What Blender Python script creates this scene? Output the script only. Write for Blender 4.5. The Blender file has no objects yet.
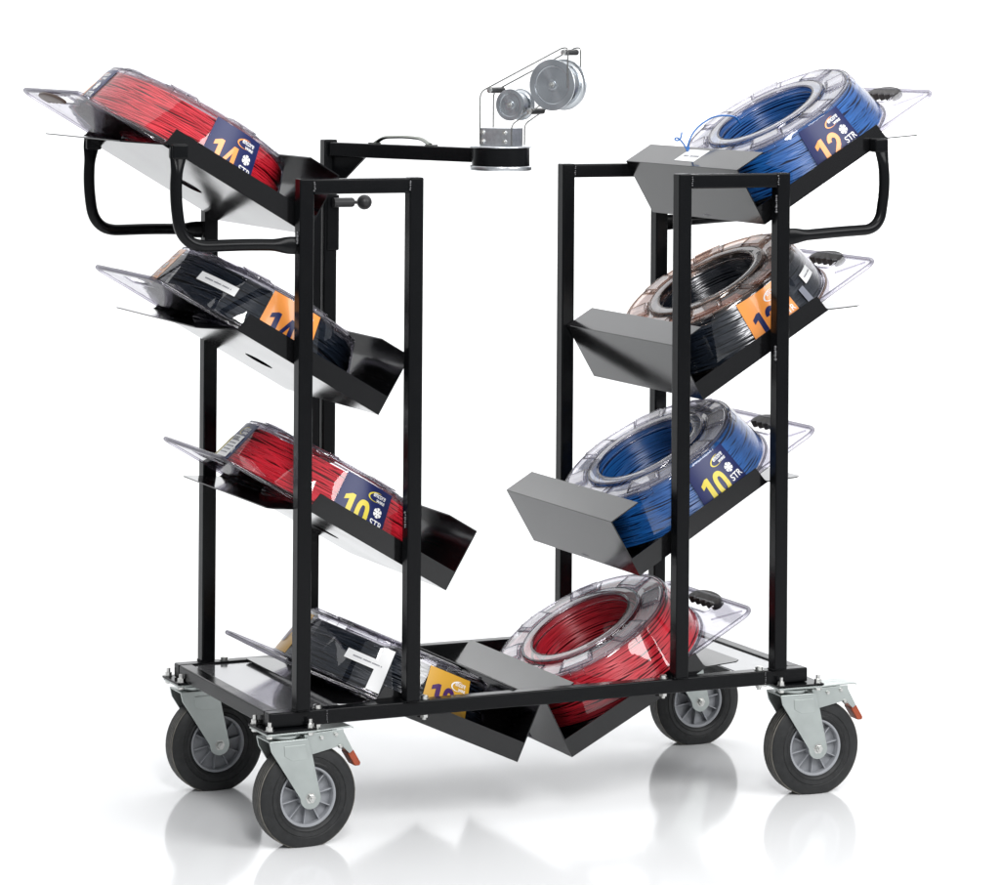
import bpy, bmesh, math, random
from mathutils import Vector, Matrix
random.seed(7)
SC = bpy.context.scene
COL = SC.collection
PI = math.pi

# ------------------------------------------------------------------ materials
def nodes(name):
    m = bpy.data.materials.new(name); m.use_nodes = True
    nt = m.node_tree; nt.nodes.clear()
    out = nt.nodes.new('ShaderNodeOutputMaterial')
    return m, nt, out
def N(nt, t, **kw):
    n = nt.nodes.new(t)
    for k, v in kw.items():
        if k in n.inputs: n.inputs[k].default_value = v
        else: setattr(n, k, v)
    return n
def principled(name, col, rough=.4, metal=0., spec=.5, noise=0., nscale=30., bump=0., bscale=200., rough_var=0., coat=0.):
    m, nt, out = nodes(name)
    p = N(nt, 'ShaderNodeBsdfPrincipled')
    p.inputs['Base Color'].default_value = (*col, 1)
    p.inputs['Roughness'].default_value = rough
    p.inputs['Metallic'].default_value = metal
    p.inputs['Specular IOR Level'].default_value = spec
    p.inputs['Coat Weight'].default_value = coat
    nt.links.new(p.outputs[0], out.inputs[0])
    tc = N(nt, 'ShaderNodeTexCoord')
    if noise or rough_var:
        nz = N(nt, 'ShaderNodeTexNoise'); nz.inputs['Scale'].default_value = nscale; nz.inputs['Detail'].default_value = 4
        nt.links.new(tc.outputs['Object'], nz.inputs['Vector'])
        if noise:
            mr = N(nt, 'ShaderNodeMapRange'); mr.inputs['From Min'].default_value = .3; mr.inputs['From Max'].default_value = .7
            mr.inputs['To Min'].default_value = 1 - noise; mr.inputs['To Max'].default_value = 1 + noise
            nt.links.new(nz.outputs['Fac'], mr.inputs['Value'])
            mx = N(nt, 'ShaderNodeVectorMath', operation='SCALE'); mx.inputs[0].default_value = col
            nt.links.new(mr.outputs[0], mx.inputs['Scale']); nt.links.new(mx.outputs[0], p.inputs['Base Color'])
        if rough_var:
            m2 = N(nt, 'ShaderNodeMapRange'); m2.inputs['From Min'].default_value = .3; m2.inputs['From Max'].default_value = .7
            m2.inputs['To Min'].default_value = rough - rough_var; m2.inputs['To Max'].default_value = rough + rough_var
            nt.links.new(nz.outputs['Fac'], m2.inputs['Value']); nt.links.new(m2.outputs[0], p.inputs['Roughness'])
    if bump:
        nb = N(nt, 'ShaderNodeTexNoise'); nb.inputs['Scale'].default_value = bscale; nb.inputs['Detail'].default_value = 3
        nt.links.new(tc.outputs['Object'], nb.inputs['Vector'])
        b = N(nt, 'ShaderNodeBump'); b.inputs['Strength'].default_value = bump; b.inputs['Distance'].default_value = .001
        nt.links.new(nb.outputs['Fac'], b.inputs['Height']); nt.links.new(b.outputs[0], p.inputs['Normal'])
    return m
def clear_plastic(name, tint=(.975, .972, .985), edge=(.66, .64, .72), rough=.03, gain=1.0, milk=0.):
    m, nt, out = nodes(name)
    lw = N(nt, 'ShaderNodeLayerWeight'); lw.inputs['Blend'].default_value = .5
    ramp = N(nt, 'ShaderNodeValToRGB')
    ramp.color_ramp.elements[0].position = .35; ramp.color_ramp.elements[0].color = (*tint, 1)
    ramp.color_ramp.elements[1].position = .98; ramp.color_ramp.elements[1].color = (*edge, 1)
    nt.links.new(lw.outputs['Facing'], ramp.inputs[0])
    tr = N(nt, 'ShaderNodeBsdfTransparent'); nt.links.new(ramp.outputs[0], tr.inputs['Color'])
    gl = N(nt, 'ShaderNodeBsdfGlossy'); gl.inputs['Roughness'].default_value = rough
    tc = N(nt, 'ShaderNodeTexCoord')
    nz = N(nt, 'ShaderNodeTexNoise'); nz.inputs['Scale'].default_value = 22; nt.links.new(tc.outputs['Object'], nz.inputs['Vector'])
    bp = N(nt, 'ShaderNodeBump'); bp.inputs['Strength'].default_value = .12; bp.inputs['Distance'].default_value = .003
    nt.links.new(nz.outputs['Fac'], bp.inputs['Height']); nt.links.new(bp.outputs[0], gl.inputs['Normal'])
    pw = N(nt, 'ShaderNodeMath', operation='POWER'); pw.inputs[1].default_value = 4.
    nt.links.new(lw.outputs['Facing'], pw.inputs[0])
    mu = N(nt, 'ShaderNodeMath', operation='MULTIPLY_ADD', use_clamp=True); mu.inputs[1].default_value = .75 * gain; mu.inputs[2].default_value = .085
    nt.links.new(pw.outputs[0], mu.inputs[0])
    base = tr
    if milk:
        df = N(nt, 'ShaderNodeBsdfDiffuse'); df.inputs['Color'].default_value = (.86, .85, .87, 1)
        base = N(nt, 'ShaderNodeMixShader'); base.inputs[0].default_value = milk
        nt.links.new(tr.outputs[0], base.inputs[1]); nt.links.new(df.outputs[0], base.inputs[2])
    mx = N(nt, 'ShaderNodeMixShader')
    nt.links.new(mu.outputs[0], mx.inputs[0]); nt.links.new(base.outputs[0], mx.inputs[1]); nt.links.new(gl.outputs[0], mx.inputs[2])
    nt.links.new(mx.outputs[0], out.inputs[0])
    return m
def solid_clear(name):
    m, nt, out = nodes(name)
    p = N(nt, 'ShaderNodeBsdfPrincipled')
    p.inputs['Base Color'].default_value = (.86, .85, .92, 1); p.inputs['Roughness'].default_value = .04
    p.inputs['Transmission Weight'].default_value = 1; p.inputs['IOR'].default_value = 1.3
    nt.links.new(p.outputs[0], out.inputs[0])
    return m
def floor_material():
    m, nt, out = nodes('white_acrylic')
    d = N(nt, 'ShaderNodeBsdfDiffuse'); d.inputs['Color'].default_value = (.87, .873, .877, 1)
    g = N(nt, 'ShaderNodeBsdfGlossy'); g.inputs['Roughness'].default_value = .13
    tc = N(nt, 'ShaderNodeTexCoord')
    nz = N(nt, 'ShaderNodeTexNoise'); nz.inputs['Scale'].default_value = 3.; nz.inputs['Detail'].default_value = 5
    nt.links.new(tc.outputs['Object'], nz.inputs['Vector'])
    mr = N(nt, 'ShaderNodeMapRange'); mr.inputs['To Min'].default_value = .085; mr.inputs['To Max'].default_value = .125
    nt.links.new(nz.outputs['Fac'], mr.inputs['Value']); nt.links.new(mr.outputs[0], g.inputs['Roughness'])
    fr = N(nt, 'ShaderNodeFresnel'); fr.inputs['IOR'].default_value = 1.62
    mx = N(nt, 'ShaderNodeMixShader'); nt.links.new(fr.outputs[0], mx.inputs[0])
    nt.links.new(d.outputs[0], mx.inputs[1]); nt.links.new(g.outputs[0], mx.inputs[2]); nt.links.new(mx.outputs[0], out.inputs[0])
    return m

def turned(name, col):
    m, nt, out = nodes(name)
    p = N(nt, 'ShaderNodeBsdfPrincipled'); p.inputs['Base Color'].default_value = (*col, 1); p.inputs['Metallic'].default_value = 1
    p.inputs['Roughness'].default_value = .26; p.inputs['Anisotropic'].default_value = .85
    t = N(nt, 'ShaderNodeTangent'); t.direction_type = 'RADIAL'; t.axis = 'Y'
    nt.links.new(t.outputs[0], p.inputs['Tangent']); nt.links.new(p.outputs[0], out.inputs[0]); return m
def tinted_edge(name, c0=(.88, .87, .90), c1=(.24, .23, .28)):
    m, nt, out = nodes(name)
    lw = N(nt, 'ShaderNodeLayerWeight'); lw.inputs['Blend'].default_value = .5
    r = N(nt, 'ShaderNodeValToRGB'); r.color_ramp.elements[0].position = .15; r.color_ramp.elements[0].color = (*c0, 1)
    r.color_ramp.elements[1].position = .9; r.color_ramp.elements[1].color = (*c1, 1)
    nt.links.new(lw.outputs['Facing'], r.inputs[0])
    tr = N(nt, 'ShaderNodeBsdfTransparent'); nt.links.new(r.outputs[0], tr.inputs['Color'])
    gl = N(nt, 'ShaderNodeBsdfGlossy'); gl.inputs['Roughness'].default_value = .05
    pw = N(nt, 'ShaderNodeMath', operation='POWER'); pw.inputs[1].default_value = 4.; nt.links.new(lw.outputs['Facing'], pw.inputs[0])
    mu = N(nt, 'ShaderNodeMath', operation='MULTIPLY_ADD', use_clamp=True); mu.inputs[1].default_value = .5; mu.inputs[2].default_value = .06
    nt.links.new(pw.outputs[0], mu.inputs[0])
    mx = N(nt, 'ShaderNodeMixShader'); nt.links.new(mu.outputs[0], mx.inputs[0]); nt.links.new(tr.outputs[0], mx.inputs[1]); nt.links.new(gl.outputs[0], mx.inputs[2])
    nt.links.new(mx.outputs[0], out.inputs[0]); return m
M = {}
M['black'] = principled('black_powder_coat', (.0035, .0038, .0044), .22, spec=.15, bump=.04, bscale=450, rough_var=.04, nscale=14)
M['sheet'] = principled('black_sheet_steel', (.0045, .0045, .005), 0.12, spec=.54, bump=.02, bscale=300, rough_var=.03, nscale=5)
M['deck'] = principled('bare_deck_sheet', (.30, .30, .31), .12, metal=.75, spec=.8, rough_var=.03, nscale=9)
M['galv'] = principled('zinc_plate', (.44, .475, .46), .33, metal=.88, noise=.09, nscale=18, rough_var=.07)
M['nut'] = principled('bright_zinc', (.62, .62, .60), .28, metal=1, noise=.15, nscale=200)
M['alu'] = principled('milled_aluminium', (.62, .64, .66), .3, metal=1, noise=.12, nscale=120)
M['turned'] = turned('turned_aluminium', (.50, .525, .55))
M['chrome'] = principled('steel_rod', (.30, .30, .29), .25, metal=1)
M['handle_steel'] = principled('nickel_handle', (.26, .27, .25), .22, metal=1)
M['weld'] = principled('weld_bead', (.10, .10, .105), .25, spec=.8, noise=.4, nscale=300)
M['rubber'] = principled('tyre_rubber', (.017, .0175, .018), .48, spec=.3, noise=.25, nscale=60, bump=.15, bscale=500)
M['tread'] = principled('dusty_tread', (.15, .14, .12), .75, spec=.2, noise=.3, nscale=80)
M['rim'] = principled('grey_rim_plastic', (.30, .31, .33), .42, spec=.4, noise=.08, nscale=50)
M['blackplastic'] = principled('black_plastic', (.02, .02, .021), .42, spec=.45, bump=.1, bscale=400)
M['grip'] = principled('soft_grip', (.045, .042, .042), .55, spec=.35)
M['browngrip'] = principled('brown_grip', (.085, .055, .045), .5)
M['redplastic'] = principled('red_pedal', (.27, .045, .012), .4, noise=.2, nscale=60)
M['clear'] = clear_plastic('clear_shell')
M['clearplate'] = clear_plastic('clear_plate', (.97, .968, .98), (.72, .70, .78), .03, 1.1)
M['clearrim'] = tinted_edge('clear_rim')
M['cleartop'] = clear_plastic('clear_top', (.955, .95, .965), (.66, .64, .72), .04, 1.0, milk=.27)
M['coppertop'] = clear_plastic('copper_tinted_top', (.90, .74, .66), (.60, .42, .34), .04, 1.0, milk=.16)
M['copperedge'] = tinted_edge('copper_edge', (.86, .76, .70), (.30, .19, .14))
M['brownprint'] = principled('brown_ring_print', (.40, .17, .09), .4)
M['navy'] = principled('navy_print', (.010, .016, .082), .32, spec=.3)
M['purple'] = principled('purple_print', (.05, .010, .095), .3)
M['orange'] = principled('orange_print', (.80, .28, .05), .3, coat=.3)
M['amber'] = principled('amber_print', (.55, .29, .022), .35)
M['lime'] = principled('yellow_print', (.58, .47, .03), .35)
M['brown'] = principled('brown_print', (.26, .10, .045), .3)
M['white'] = principled('white_print', (.80, .80, .80), .4)
M['tape'] = principled('grey_tape', (.20, .21, .25), .3)
M['ink'] = principled('grey_ink', (.14, .14, .17), .6)
def wire_mat(name, col, rough, spec):
    m = principled(name, col, rough, spec=spec, noise=.16, nscale=14)
    return m
M['wire_red'] = wire_mat('red_wire', (.64, .022, .040), .32, .4)
M['wire_red_deep'] = principled('red_wire_deep', (.12, .003, .005), .6, spec=.2)  # darkened wire colours paint the shade in gaps between strands
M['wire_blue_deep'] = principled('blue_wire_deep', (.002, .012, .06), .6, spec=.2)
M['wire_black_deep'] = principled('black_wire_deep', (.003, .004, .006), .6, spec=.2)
M['wire_blue'] = wire_mat('blue_wire', (.012, .125, .41), .3, .5)
M['wire_black'] = wire_mat('black_wire', (.010, .015, .024), .17, 1.0)
M['floor'] = floor_material()

# ------------------------------------------------------------------ mesh helpers
def link(name, bm, mats, parent=None, mat=None, smooth=50, wn=True):
    me = bpy.data.meshes.new(name); bm.normal_update(); bm.to_mesh(me); bm.free()
    if not isinstance(mats, (list, tuple)): mats = [mats]
    for m in mats: me.materials.append(m)
    if smooth:
        me.polygons.foreach_set('use_smooth', [True] * len(me.polygons))
        me.set_sharp_from_angle(angle=math.radians(smooth))
    o = bpy.data.objects.new(name, me); COL.objects.link(o)
    if wn:
        md = o.modifiers.new('WeightedNormal', 'WEIGHTED_NORMAL'); md.keep_sharp = True; md.weight = 80
    if parent: o.parent = parent
    if mat is not None: o.matrix_local = mat
    return o
def empty(name, mat=None, parent=None):
    o = bpy.data.objects.new(name, None); o.empty_display_size = .05; COL.objects.link(o)
    if parent: o.parent = parent
    if mat is not None: o.matrix_local = mat
    return o
def box(bm, x0, x1, y0, y1, z0, z1, bev=0., seg=2, mi=0, mat=None):
    vs = [bm.verts.new((x, y, z)) for x in (x0, x1) for y in (y0, y1) for z in (z0, z1)]
    fs = [bm.faces.new([vs[i] for i in q]) for q in ((0, 1, 3, 2), (4, 6, 7, 5), (0, 4, 5, 1), (2, 3, 7, 6), (0, 2, 6, 4), (1, 5, 7, 3))]
    for f in fs: f.material_index = mi
    if bev:
        es = list({e for f in fs for e in f.edges})
        r = bmesh.ops.bevel(bm, geom=es, offset=bev, segments=seg, affect='EDGES', profile=.5)
        vs = list({v for f in r['faces'] for v in f.verts} | {v for v in vs if v.is_valid})
    if mat is not None: bmesh.ops.transform(bm, matrix=mat, verts=vs)
    return vs
def prism(bm, pts, axis, t0, t1, bev=0., mi=0, holes=(), mat=None):
    """extruded polygon; axis is the extrusion axis, pts are in the other two axes (in order)"""
    def P(a, b, t):
        return {'y': (a, t, b), 'z': (a, b, t), 'x': (t, a, b)}[axis]
    loops = [pts] + list(holes)
    edges = []; newv = []
    for lp in loops:
        vs = [bm.verts.new(P(a, b, t0)) for a, b in lp]; newv += vs
        edges += [bm.edges.new((vs[i], vs[(i + 1) % len(vs)])) for i in range(len(vs))]
    if holes:
        r = bmesh.ops.triangle_fill(bm, edges=edges, use_beauty=True, use_dissolve=False)
        fs = [g for g in r['geom'] if isinstance(g, bmesh.types.BMFace)]
    else:
        fs = [bm.faces.new(newv)]
    r = bmesh.ops.extrude_face_region(bm, geom=fs)
    up = [g for g in r['geom'] if isinstance(g, bmesh.types.BMVert)]
    d = {'y': (0, t1 - t0, 0), 'z': (0, 0, t1 - t0), 'x': (t1 - t0, 0, 0)}[axis]
    bmesh.ops.translate(bm, vec=d, verts=up)
    allv = newv + up
    allf = list({f for v in allv for f in v.link_faces})
    for f in allf: f.material_index = mi
    bmesh.ops.recalc_face_normals(bm, faces=allf)
    if bev:
        es = [e for e in {e for f in allf for e in f.edges} if len(e.link_faces) == 2 and e.calc_face_angle(0) > .5]
        r = bmesh.ops.bevel(bm, geom=es, offset=bev, segments=2, affect='EDGES', profile=.5)
        allv = list({v for v in allv if v.is_valid} | {v for f in r['faces'] for v in f.verts})
    if mat is not None: bmesh.ops.transform(bm, matrix=mat, verts=allv)
    return allv
def tube(bm, pts, r, seg=12, closed=False, cap=True, mi=0):
    pts = [Vector(p) for p in pts]; n = len(pts)
    rr = r if isinstance(r, (list, tuple)) else [r] * n
    def tang(i):
        if closed: return (pts[(i + 1) % n] - pts[i - 1]).normalized()
        return (pts[min(i + 1, n - 1)] - pts[max(i - 1, 0)]).normalized()
    t = tang(0); ref = Vector((0, 0, 1)) if abs(t.z) < .9 else Vector((1, 0, 0))
    u = t.cross(ref).normalized(); rings = []
    for i in range(n):
        t = tang(i); u = (u - t * u.dot(t)).normalized(); w_ = t.cross(u)
        q = rr[i]; q = q if isinstance(q, tuple) else (q, q)
        rings.append([bm.verts.new(pts[i] + u * (q[0] * math.cos(a)) + w_ * (q[1] * math.sin(a))) for a in [2 * PI * k / seg for k in range(seg)]])
    m = n if closed else n - 1
    for i in range(m):
        A, B = rings[i], rings[(i + 1) % n]
        for k in range(seg):
            f = bm.faces.new((A[k], A[(k + 1) % seg], B[(k + 1) % seg], B[k])); f.material_index = mi
    if cap and not closed:
        bm.faces.new(rings[0][::-1]).material_index = mi; bm.faces.new(rings[-1]).material_index = mi
    return [v for R_ in rings for v in R_]
def lathe(bm, prof, seg=64, mi=0, mat=None, mis=None, closed=False):
    """profile of (r, z) revolved about z"""
    rings = []
    for r, z in prof:
        if r < 1e-6: rings.append([bm.verts.new((0, 0, z))])
        else: rings.append([bm.verts.new((r * math.cos(2 * PI * k / seg), r * math.sin(2 * PI * k / seg), z)) for k in range(seg)])
    idx = list(range(len(prof) - 1)) + ([len(prof) - 1] if closed else [])
    for i in idx:
        A, B = rings[i], rings[(i + 1) % len(rings)]
        for k in range(seg):
            k2 = (k + 1) % seg
            if len(A) == 1 and len(B) == 1: continue
            if len(A) == 1: f = bm.faces.new((A[0], B[k2], B[k]))
            elif len(B) == 1: f = bm.faces.new((A[k], A[k2], B[0]))
            else: f = bm.faces.new((A[k], A[k2], B[k2], B[k]))
            f.material_index = mis[i] if mis else mi
    vs = [v for R_ in rings for v in R_]
    if mat is not None: bmesh.ops.transform(bm, matrix=mat, verts=vs)
    return vs
def rounded(path, rad, n=7):
    """polyline with rounded corners"""
    path = [Vector(p) for p in path]; out = [path[0]]
    for i in range(1, len(path) - 1):
        a, b, c = path[i - 1], path[i], path[i + 1]
        d1, d2 = (a - b), (c - b); r = min(rad, d1.length * .49, d2.length * .49)
        p1, p2 = b + d1.normalized() * r, b + d2.normalized() * r
        for k in range(n + 1):
            t = k / n; out.append(p1 * (1 - t) ** 2 + b * (2 * t * (1 - t)) + p2 * t ** 2)
    out.append(path[-1]); return out
ROT_TO_Y = Matrix.Rotation(PI / 2, 4, 'X')       # lathe axis z -> -y
def bead(bm, p0, p1, r=.0032, n=None, mi=0):
    p0, p1 = Vector(p0), Vector(p1); L = (p1 - p0).length; n = n or max(3, int(L / .0045))
    for k in range(n):
        c = p0.lerp(p1, (k + .5) / n) + Vector([random.uniform(-.0008, .0008) for _ in range(3)])
        g = bmesh.ops.create_icosphere(bm, subdivisions=1, radius=r * random.uniform(.8, 1.25), matrix=Matrix.Translation(c))
        for f in {f for v in g['verts'] for f in v.link_faces}: f.material_index = mi

def weld(p0, p1, r, mat, parent):
    bm = bmesh.new(); bead(bm, p0, p1, r); return link('weld_bead', bm, mat, parent)

# ------------------------------------------------------------------ measured layout (metres)
W = .032                                     # square tube
X2, X6, X7 = .2510, .8989, 1.1495            # post left faces (first at 0)
D = .5763                                    # front face of the rear posts
H = 1.3999                                   # post tops
ZF = .2864                                   # top of base frame
XL, XR = -.0583, X7 + W + .0571
YF, YB = .0076, D + W - .0076
CX = (X7 + W) / 2

# ------------------------------------------------------------------ setting
bm = bmesh.new()
prof = [(-9., 0.)] + [(y, 0.) for y in (-3, 0, 2.5)]
for k in range(0, 13):
    a = k / 12 * PI / 2; prof.append((2.5 + 2.5 * math.sin(a), 2.5 * (1 - math.cos(a))))
prof.append((5., 7.))
cols = []
for x in (-14., -4., 0., 4., 18.): cols.append([bm.verts.new((x, y, z)) for y, z in prof])
for A, B in zip(cols[:-1], cols[1:]):
    for i in range(len(prof) - 1): bm.faces.new((A[i], B[i], B[i + 1], A[i + 1]))
fl = link('floor', bm, M['floor'], smooth=80); fl['kind'] = 'structure'
fl.rotation_euler = (0, 0, -.42)

# ------------------------------------------------------------------ the cart
cart = empty('spool_cart')
cart['label'] = 'black steel wire cart with two towers of tilted trays on four castors'
cart['category'] = 'cart'

# base frame
def tube_box(bm, *a): box(bm, *a, bev=.0035, seg=3)
bm = bmesh.new()
tube_box(bm, XL, XR, YF, YF + W, ZF - W, ZF)
tube_box(bm, XL, XR, YB - W, YB, ZF - W, ZF)
tube_box(bm, XL + .0005, XL + W, YF + W, YB - W, ZF - W, ZF - .0005)
tube_box(bm, XR - W, XR - .0005, YF + W, YB - W, ZF - W, ZF - .0005)
link('base_frame', bm, M['black'], cart)
for x in (.0717, X7 - .02): weld((x, YF - .0005, ZF - .002), (x, YF - .0005, ZF - W + .002), .0016, M['weld'], cart)
# deck sheets at both ends
for x0, x1 in ((XL + W + .003, .118), (1.076, XR - W - .003)):
    bm = bmesh.new(); box(bm, x0, x1, YF + W + .001, YB - W - .001, ZF - .007, ZF - .004, .0008)
    link('deck_sheet', bm, M['deck'], cart)
# posts and rails
for y, xs in ((0, (0, X2, X6, X7)), (D, (0, X2, X6, X7))):
    for x in xs:
        bm = bmesh.new(); box(bm, x, x + W, y, y + W, ZF, H, bev=.0035, seg=3)
        p = link('post', bm, M['black'], cart)
        weld((x + .002, y - .001, ZF + .001), (x + W - .002, y - .001, ZF + .001), .0022, M['black'], p)
        weld((x - .001, y + .002, ZF + .001), (x - .001, y + W - .002, ZF + .001), .0022, M['black'], p)
for y in (0, D):
    for xa, xb in ((W, X2), (X6 + W, X7)):
        bm = bmesh.new(); box(bm, xa, xb, y + .0006, y + W - .0006, H - .001 - W, H - .001, bev=.0035, seg=3)
        r = link('top_rail', bm, M['black'], cart)
        for x in (xa, xb): weld((x, y - .0004, H - .005), (x, y - .0004, H - W + .004), .0021, M['weld'], r)
# bolts along the long rails
def bolt_bm(zt, zb):
    bm = bmesh.new()
    lathe(bm, [(0, zb - .012), (.0045, zb - .012), (.0045, zt + .002), (0, zt + .002)], 12)
    lathe(bm, [(.0, zt + .0001), (.011, zt + .0001), (.011, zt + .0015), (.0085, zt + .0015), (.0085, zt + .0035), (.0085, zt + .007), (.006, zt + .0085), (0, zt + .0085)], 12)
    lathe(bm, [(0, zb - .007), (.0088, zb - .007), (.0088, zb), (0, zb)], 6)
    return bm
for x in (.056, .302, .879, 1.122):
    for y in (.0236, YB - W / 2):
        link('bolt', bolt_bm(ZF, ZF - W), M['nut'], cart, Matrix.Translation((x, y, 0)))

# ------------------------------------------------------------------ trays
A0 = .5347; TL = .3746; HW = .0437; CUT = .0061; HE = .1433; LP = .0774; EXT = .0885; EA = .0737
Y0, Y1 = .0375, .5736
TRAYS = {  # (side, level): lower corner x, z, angle
    (-1, 0): (.0310, 1.2812, A0), (-1, 1): (.1971, .8942, A0), (-1, 2): (.3574, .5113, A0), (-1, 3): (.5304, .1283, .4219),
    (1, 0): (1.1372, 1.2820, A0), (1, 1): (.9826, .8947, A0), (1, 2): (.8267, .5130, A0), (1, 3): (.6625, .1276, .4750)}
YM = (Y0 + Y1) / 2
def frame(side, x, z, a):
    """local x = up the slope (outwards), z = floor normal, y completes; origin mid width"""
    d = Vector((side * math.cos(a), 0, math.sin(a))); n = Vector((-side * math.sin(a), 0, math.cos(a))); y = n.cross(d)
    return Matrix(((d.x, y.x, n.x, x), (d.y, y.y, n.y, YM), (d.z, y.z, n.z, z), (0, 0, 0, 1)))
T = .0025; HB = (Y1 - Y0) / 2
def tray_bm(side, a):
    bm = bmesh.new()
    hole = [(.18 + .034 * math.cos(t), -side * 0.0 + side * (.345 - YM) * 1.0 + .034 * math.sin(t)) for t in [2 * PI * k / 28 for k in range(28)]]
    prism(bm, [(0, -HB), (TL, -HB), (TL, HB), (0, HB)], 'z', 0, T, holes=[hole])
    # side walls with a slanted upper end
    for s in (-1, 1):
        y = (-HB, -HB + T) if s < 0 else (HB - T, HB)
        prism(bm, [(T, T), (TL, T), (TL - CUT * .6, T + .006), (TL - CUT - .004, HW), (T, HW)], 'y', *y)
    # end wall and lip
    prism(bm, [(0, T), (T, T), (T, HE - T), (0, HE - T)], 'y', -HB, HB)
    prism(bm, [(0, HE - T), (LP, HE - T), (LP, HE), (.001, HE), (0, HE - .001)], 'y', -HB, HB)
    # outer flap bent down to nearly level
    e = a - EA; c, s_ = math.cos(e), -math.sin(e)
    F = lambda u, h: (TL + u * c - h * s_, u * s_ + h * c)
    m = Matrix(((c, 0, -s_, TL), (0, 1, 0, 0), (s_, 0, c, 0), (0, 0, 0, 1)))
    prism(bm, [(.0002, -HB), (EXT - .012, -HB), (EXT, -HB + .012), (EXT, HB - .012), (EXT - .012, HB), (.0002, HB)], 'z', 0, T, mat=m)
    bmesh.ops.recalc_face_normals(bm, faces=bm.faces[:])
    return bm
tray_objs = {}
for key, (x, z, a) in TRAYS.items():
    t = link('tray', tray_bm(key[0], a), M['sheet'], cart, frame(key[0], x, z, a), smooth=20)
    tray_objs[key] = t
# weld beads where the trays meet the posts
for p0, p1 in (((-.001, .012, 1.262), (-.001, .012, 1.29)), ((X2 - .001, .012, .655), (X2 - .001, .012, .69)), ((X7 - .001, .006, .98), (X7 - .001, .006, 1.012)), ((X7 - .001, .006, 1.31), (X7 - .001, .006, 1.35))):
    weld(p0, p1, .0032, M['weld'], cart)
# paper slip stuck on the top right lip
bm = bmesh.new()
box(bm, .018, .067, -.0395, .056, HE + .0003, HE + .0007)
link('paper_slip', bm, M['white'], tray_objs[(1, 0)])
bm = bmesh.new()
for k in range(9):
    y = -.030 + k * .0082
    if k == 5: continue
    box(bm, .0365, .0425, y, y + random.uniform(.0035, .0062), HE + .0009, HE + .0011)
o_ = link('faint_print', bm, M['ink'], tray_objs[(1, 0)])

# ------------------------------------------------------------------ push handles
def handle(path, yc, name='push_handle'):
    bm = bmesh.new(); pts = rounded(path, .095, 10)
    n = len(pts); rr = []
    dist = [0]
    for a, b in zip(pts[:-1], pts[1:]): dist.append(dist[-1] + (Vector(b) - Vector(a)).length)
    Ltot = dist[-1]
    # subdivide the ends so they flatten
    out = []; rad = []
    def sample(s):
        for i in range(n - 1):
            if dist[i + 1] >= s or i == n - 2:
                t = (s - dist[i]) / max(1e-9, dist[i + 1] - dist[i]); return Vector(pts[i]).lerp(Vector(pts[i + 1]), t)
    K = 64
    for k in range(K + 1):
        s = Ltot * k / K; out.append(sample(s))
        e = min(s, Ltot - s)
        f = min(1, max(0, (e - .012) / .045)); f = f * f * (3 - 2 * f)
        rad.append((.0126 * f + .0055 * (1 - f), .0126 * f + .0185 * (1 - f)))
    tube(bm, out, rad, 16)
    return link(name, bm, M['black'], cart, smooth=60)
for y in (.0175, .5935):
    handle([(-.262, y, 1.468), (-.271, y, 1.375), (-.255, y, 1.262), (-.10, y, 1.264), (-.001, y, 1.260)], y)
    handle([(1.4265, y, 1.468), (1.441, y, 1.375), (1.424, y, 1.268), (1.34, y, 1.265), (1.1825, y, 1.255)], y)
# brackets that tie the handle tops to the trays
for y in (.0080, .5745):
    for x0 in (-.279, 1.409):
        bm = bmesh.new(); box(bm, x0, x0 + .034, y, y + .0285, 1.4425, 1.474, .004)
        link('handle_bracket', bm, M['black'], cart)

# ------------------------------------------------------------------ swivel arm
sw = empty('swivel_arm', parent=cart)
ax, ay = .3055, D + W / 2
bm = bmesh.new(); box(bm, ax - W / 2, ax + W / 2, D + .0005, D + W - .0005, .72, 1.4617, bev=.0035, seg=3)
link('mast', bm, M['black'], sw)
bm = bmesh.new(); box(bm, ax - .010, ax + .0205, D - .0025, D + W + .002, 1.2075, 1.335, bev=.003, seg=2)
link('sleeve', bm, M['black'], sw)
ad = Vector((.512 - ax, .105 - ay, 0)); AL = ad.length; ad.normalize(); an = Vector((-ad.y, ad.x, 0))
MA = Matrix(((ad.x, an.x, 0, ax), (ad.y, an.y, 0, ay), (0, 0, 1, 0), (0, 0, 0, 1)))
bm = bmesh.new()
box(bm, .017, AL - .0655, -W / 2, W / 2, 1.4232, 1.4556, bev=.0035, seg=3)
link('arm', bm, M['black'], sw, MA)
bm = bmesh.new()
prism(bm, [(.017, 1.366), (.045, 1.366), (.118, 1.4232), (.017, 1.4232)], 'y', -.004, .004, bev=.001)
link('gusset', bm, M['black'], sw, MA)
bm = bmesh.new(); bead(bm, (ax + .012, D - .002, 1.455), (ax + .012, D - .002, 1.37), .0026); link('weld_bead', bm, M['weld'], sw)
bm = bmesh.new()
hp = rounded([(.150, 0, 1.458), (.176, 0, 1.471), (.24, 0, 1.4735), (.292, 0, 1.471), (.318, 0, 1.458)], .018)
tube(bm, hp, (.0040), 10); bmesh.ops.scale(bm, vec=(1, 1.9, 1), verts=bm.verts[:])
for x in (.146, .322): box(bm, x - .012, x + .012, -.009, .009, 1.4557, 1.4585, .0008)
link('arm_handle', bm, M['handle_steel'], sw, MA)
bm = bmesh.new()
pm = Matrix.Translation((ax + .012, D - .010, 1.3175)) @ Matrix.Rotation(PI / 2, 4, 'Y')
lathe(bm, [(0, -.01), (.0112, -.01), (.0112, .036), (.009, .040), (.004, .040), (.004, .050), (0, .050)], 24, mat=pm)
lathe(bm, [(.0175 * math.sin(t), .067 - .0175 * math.cos(t)) for t in [PI * k / 16 for k in range(17)]], 28, mat=pm)
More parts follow.
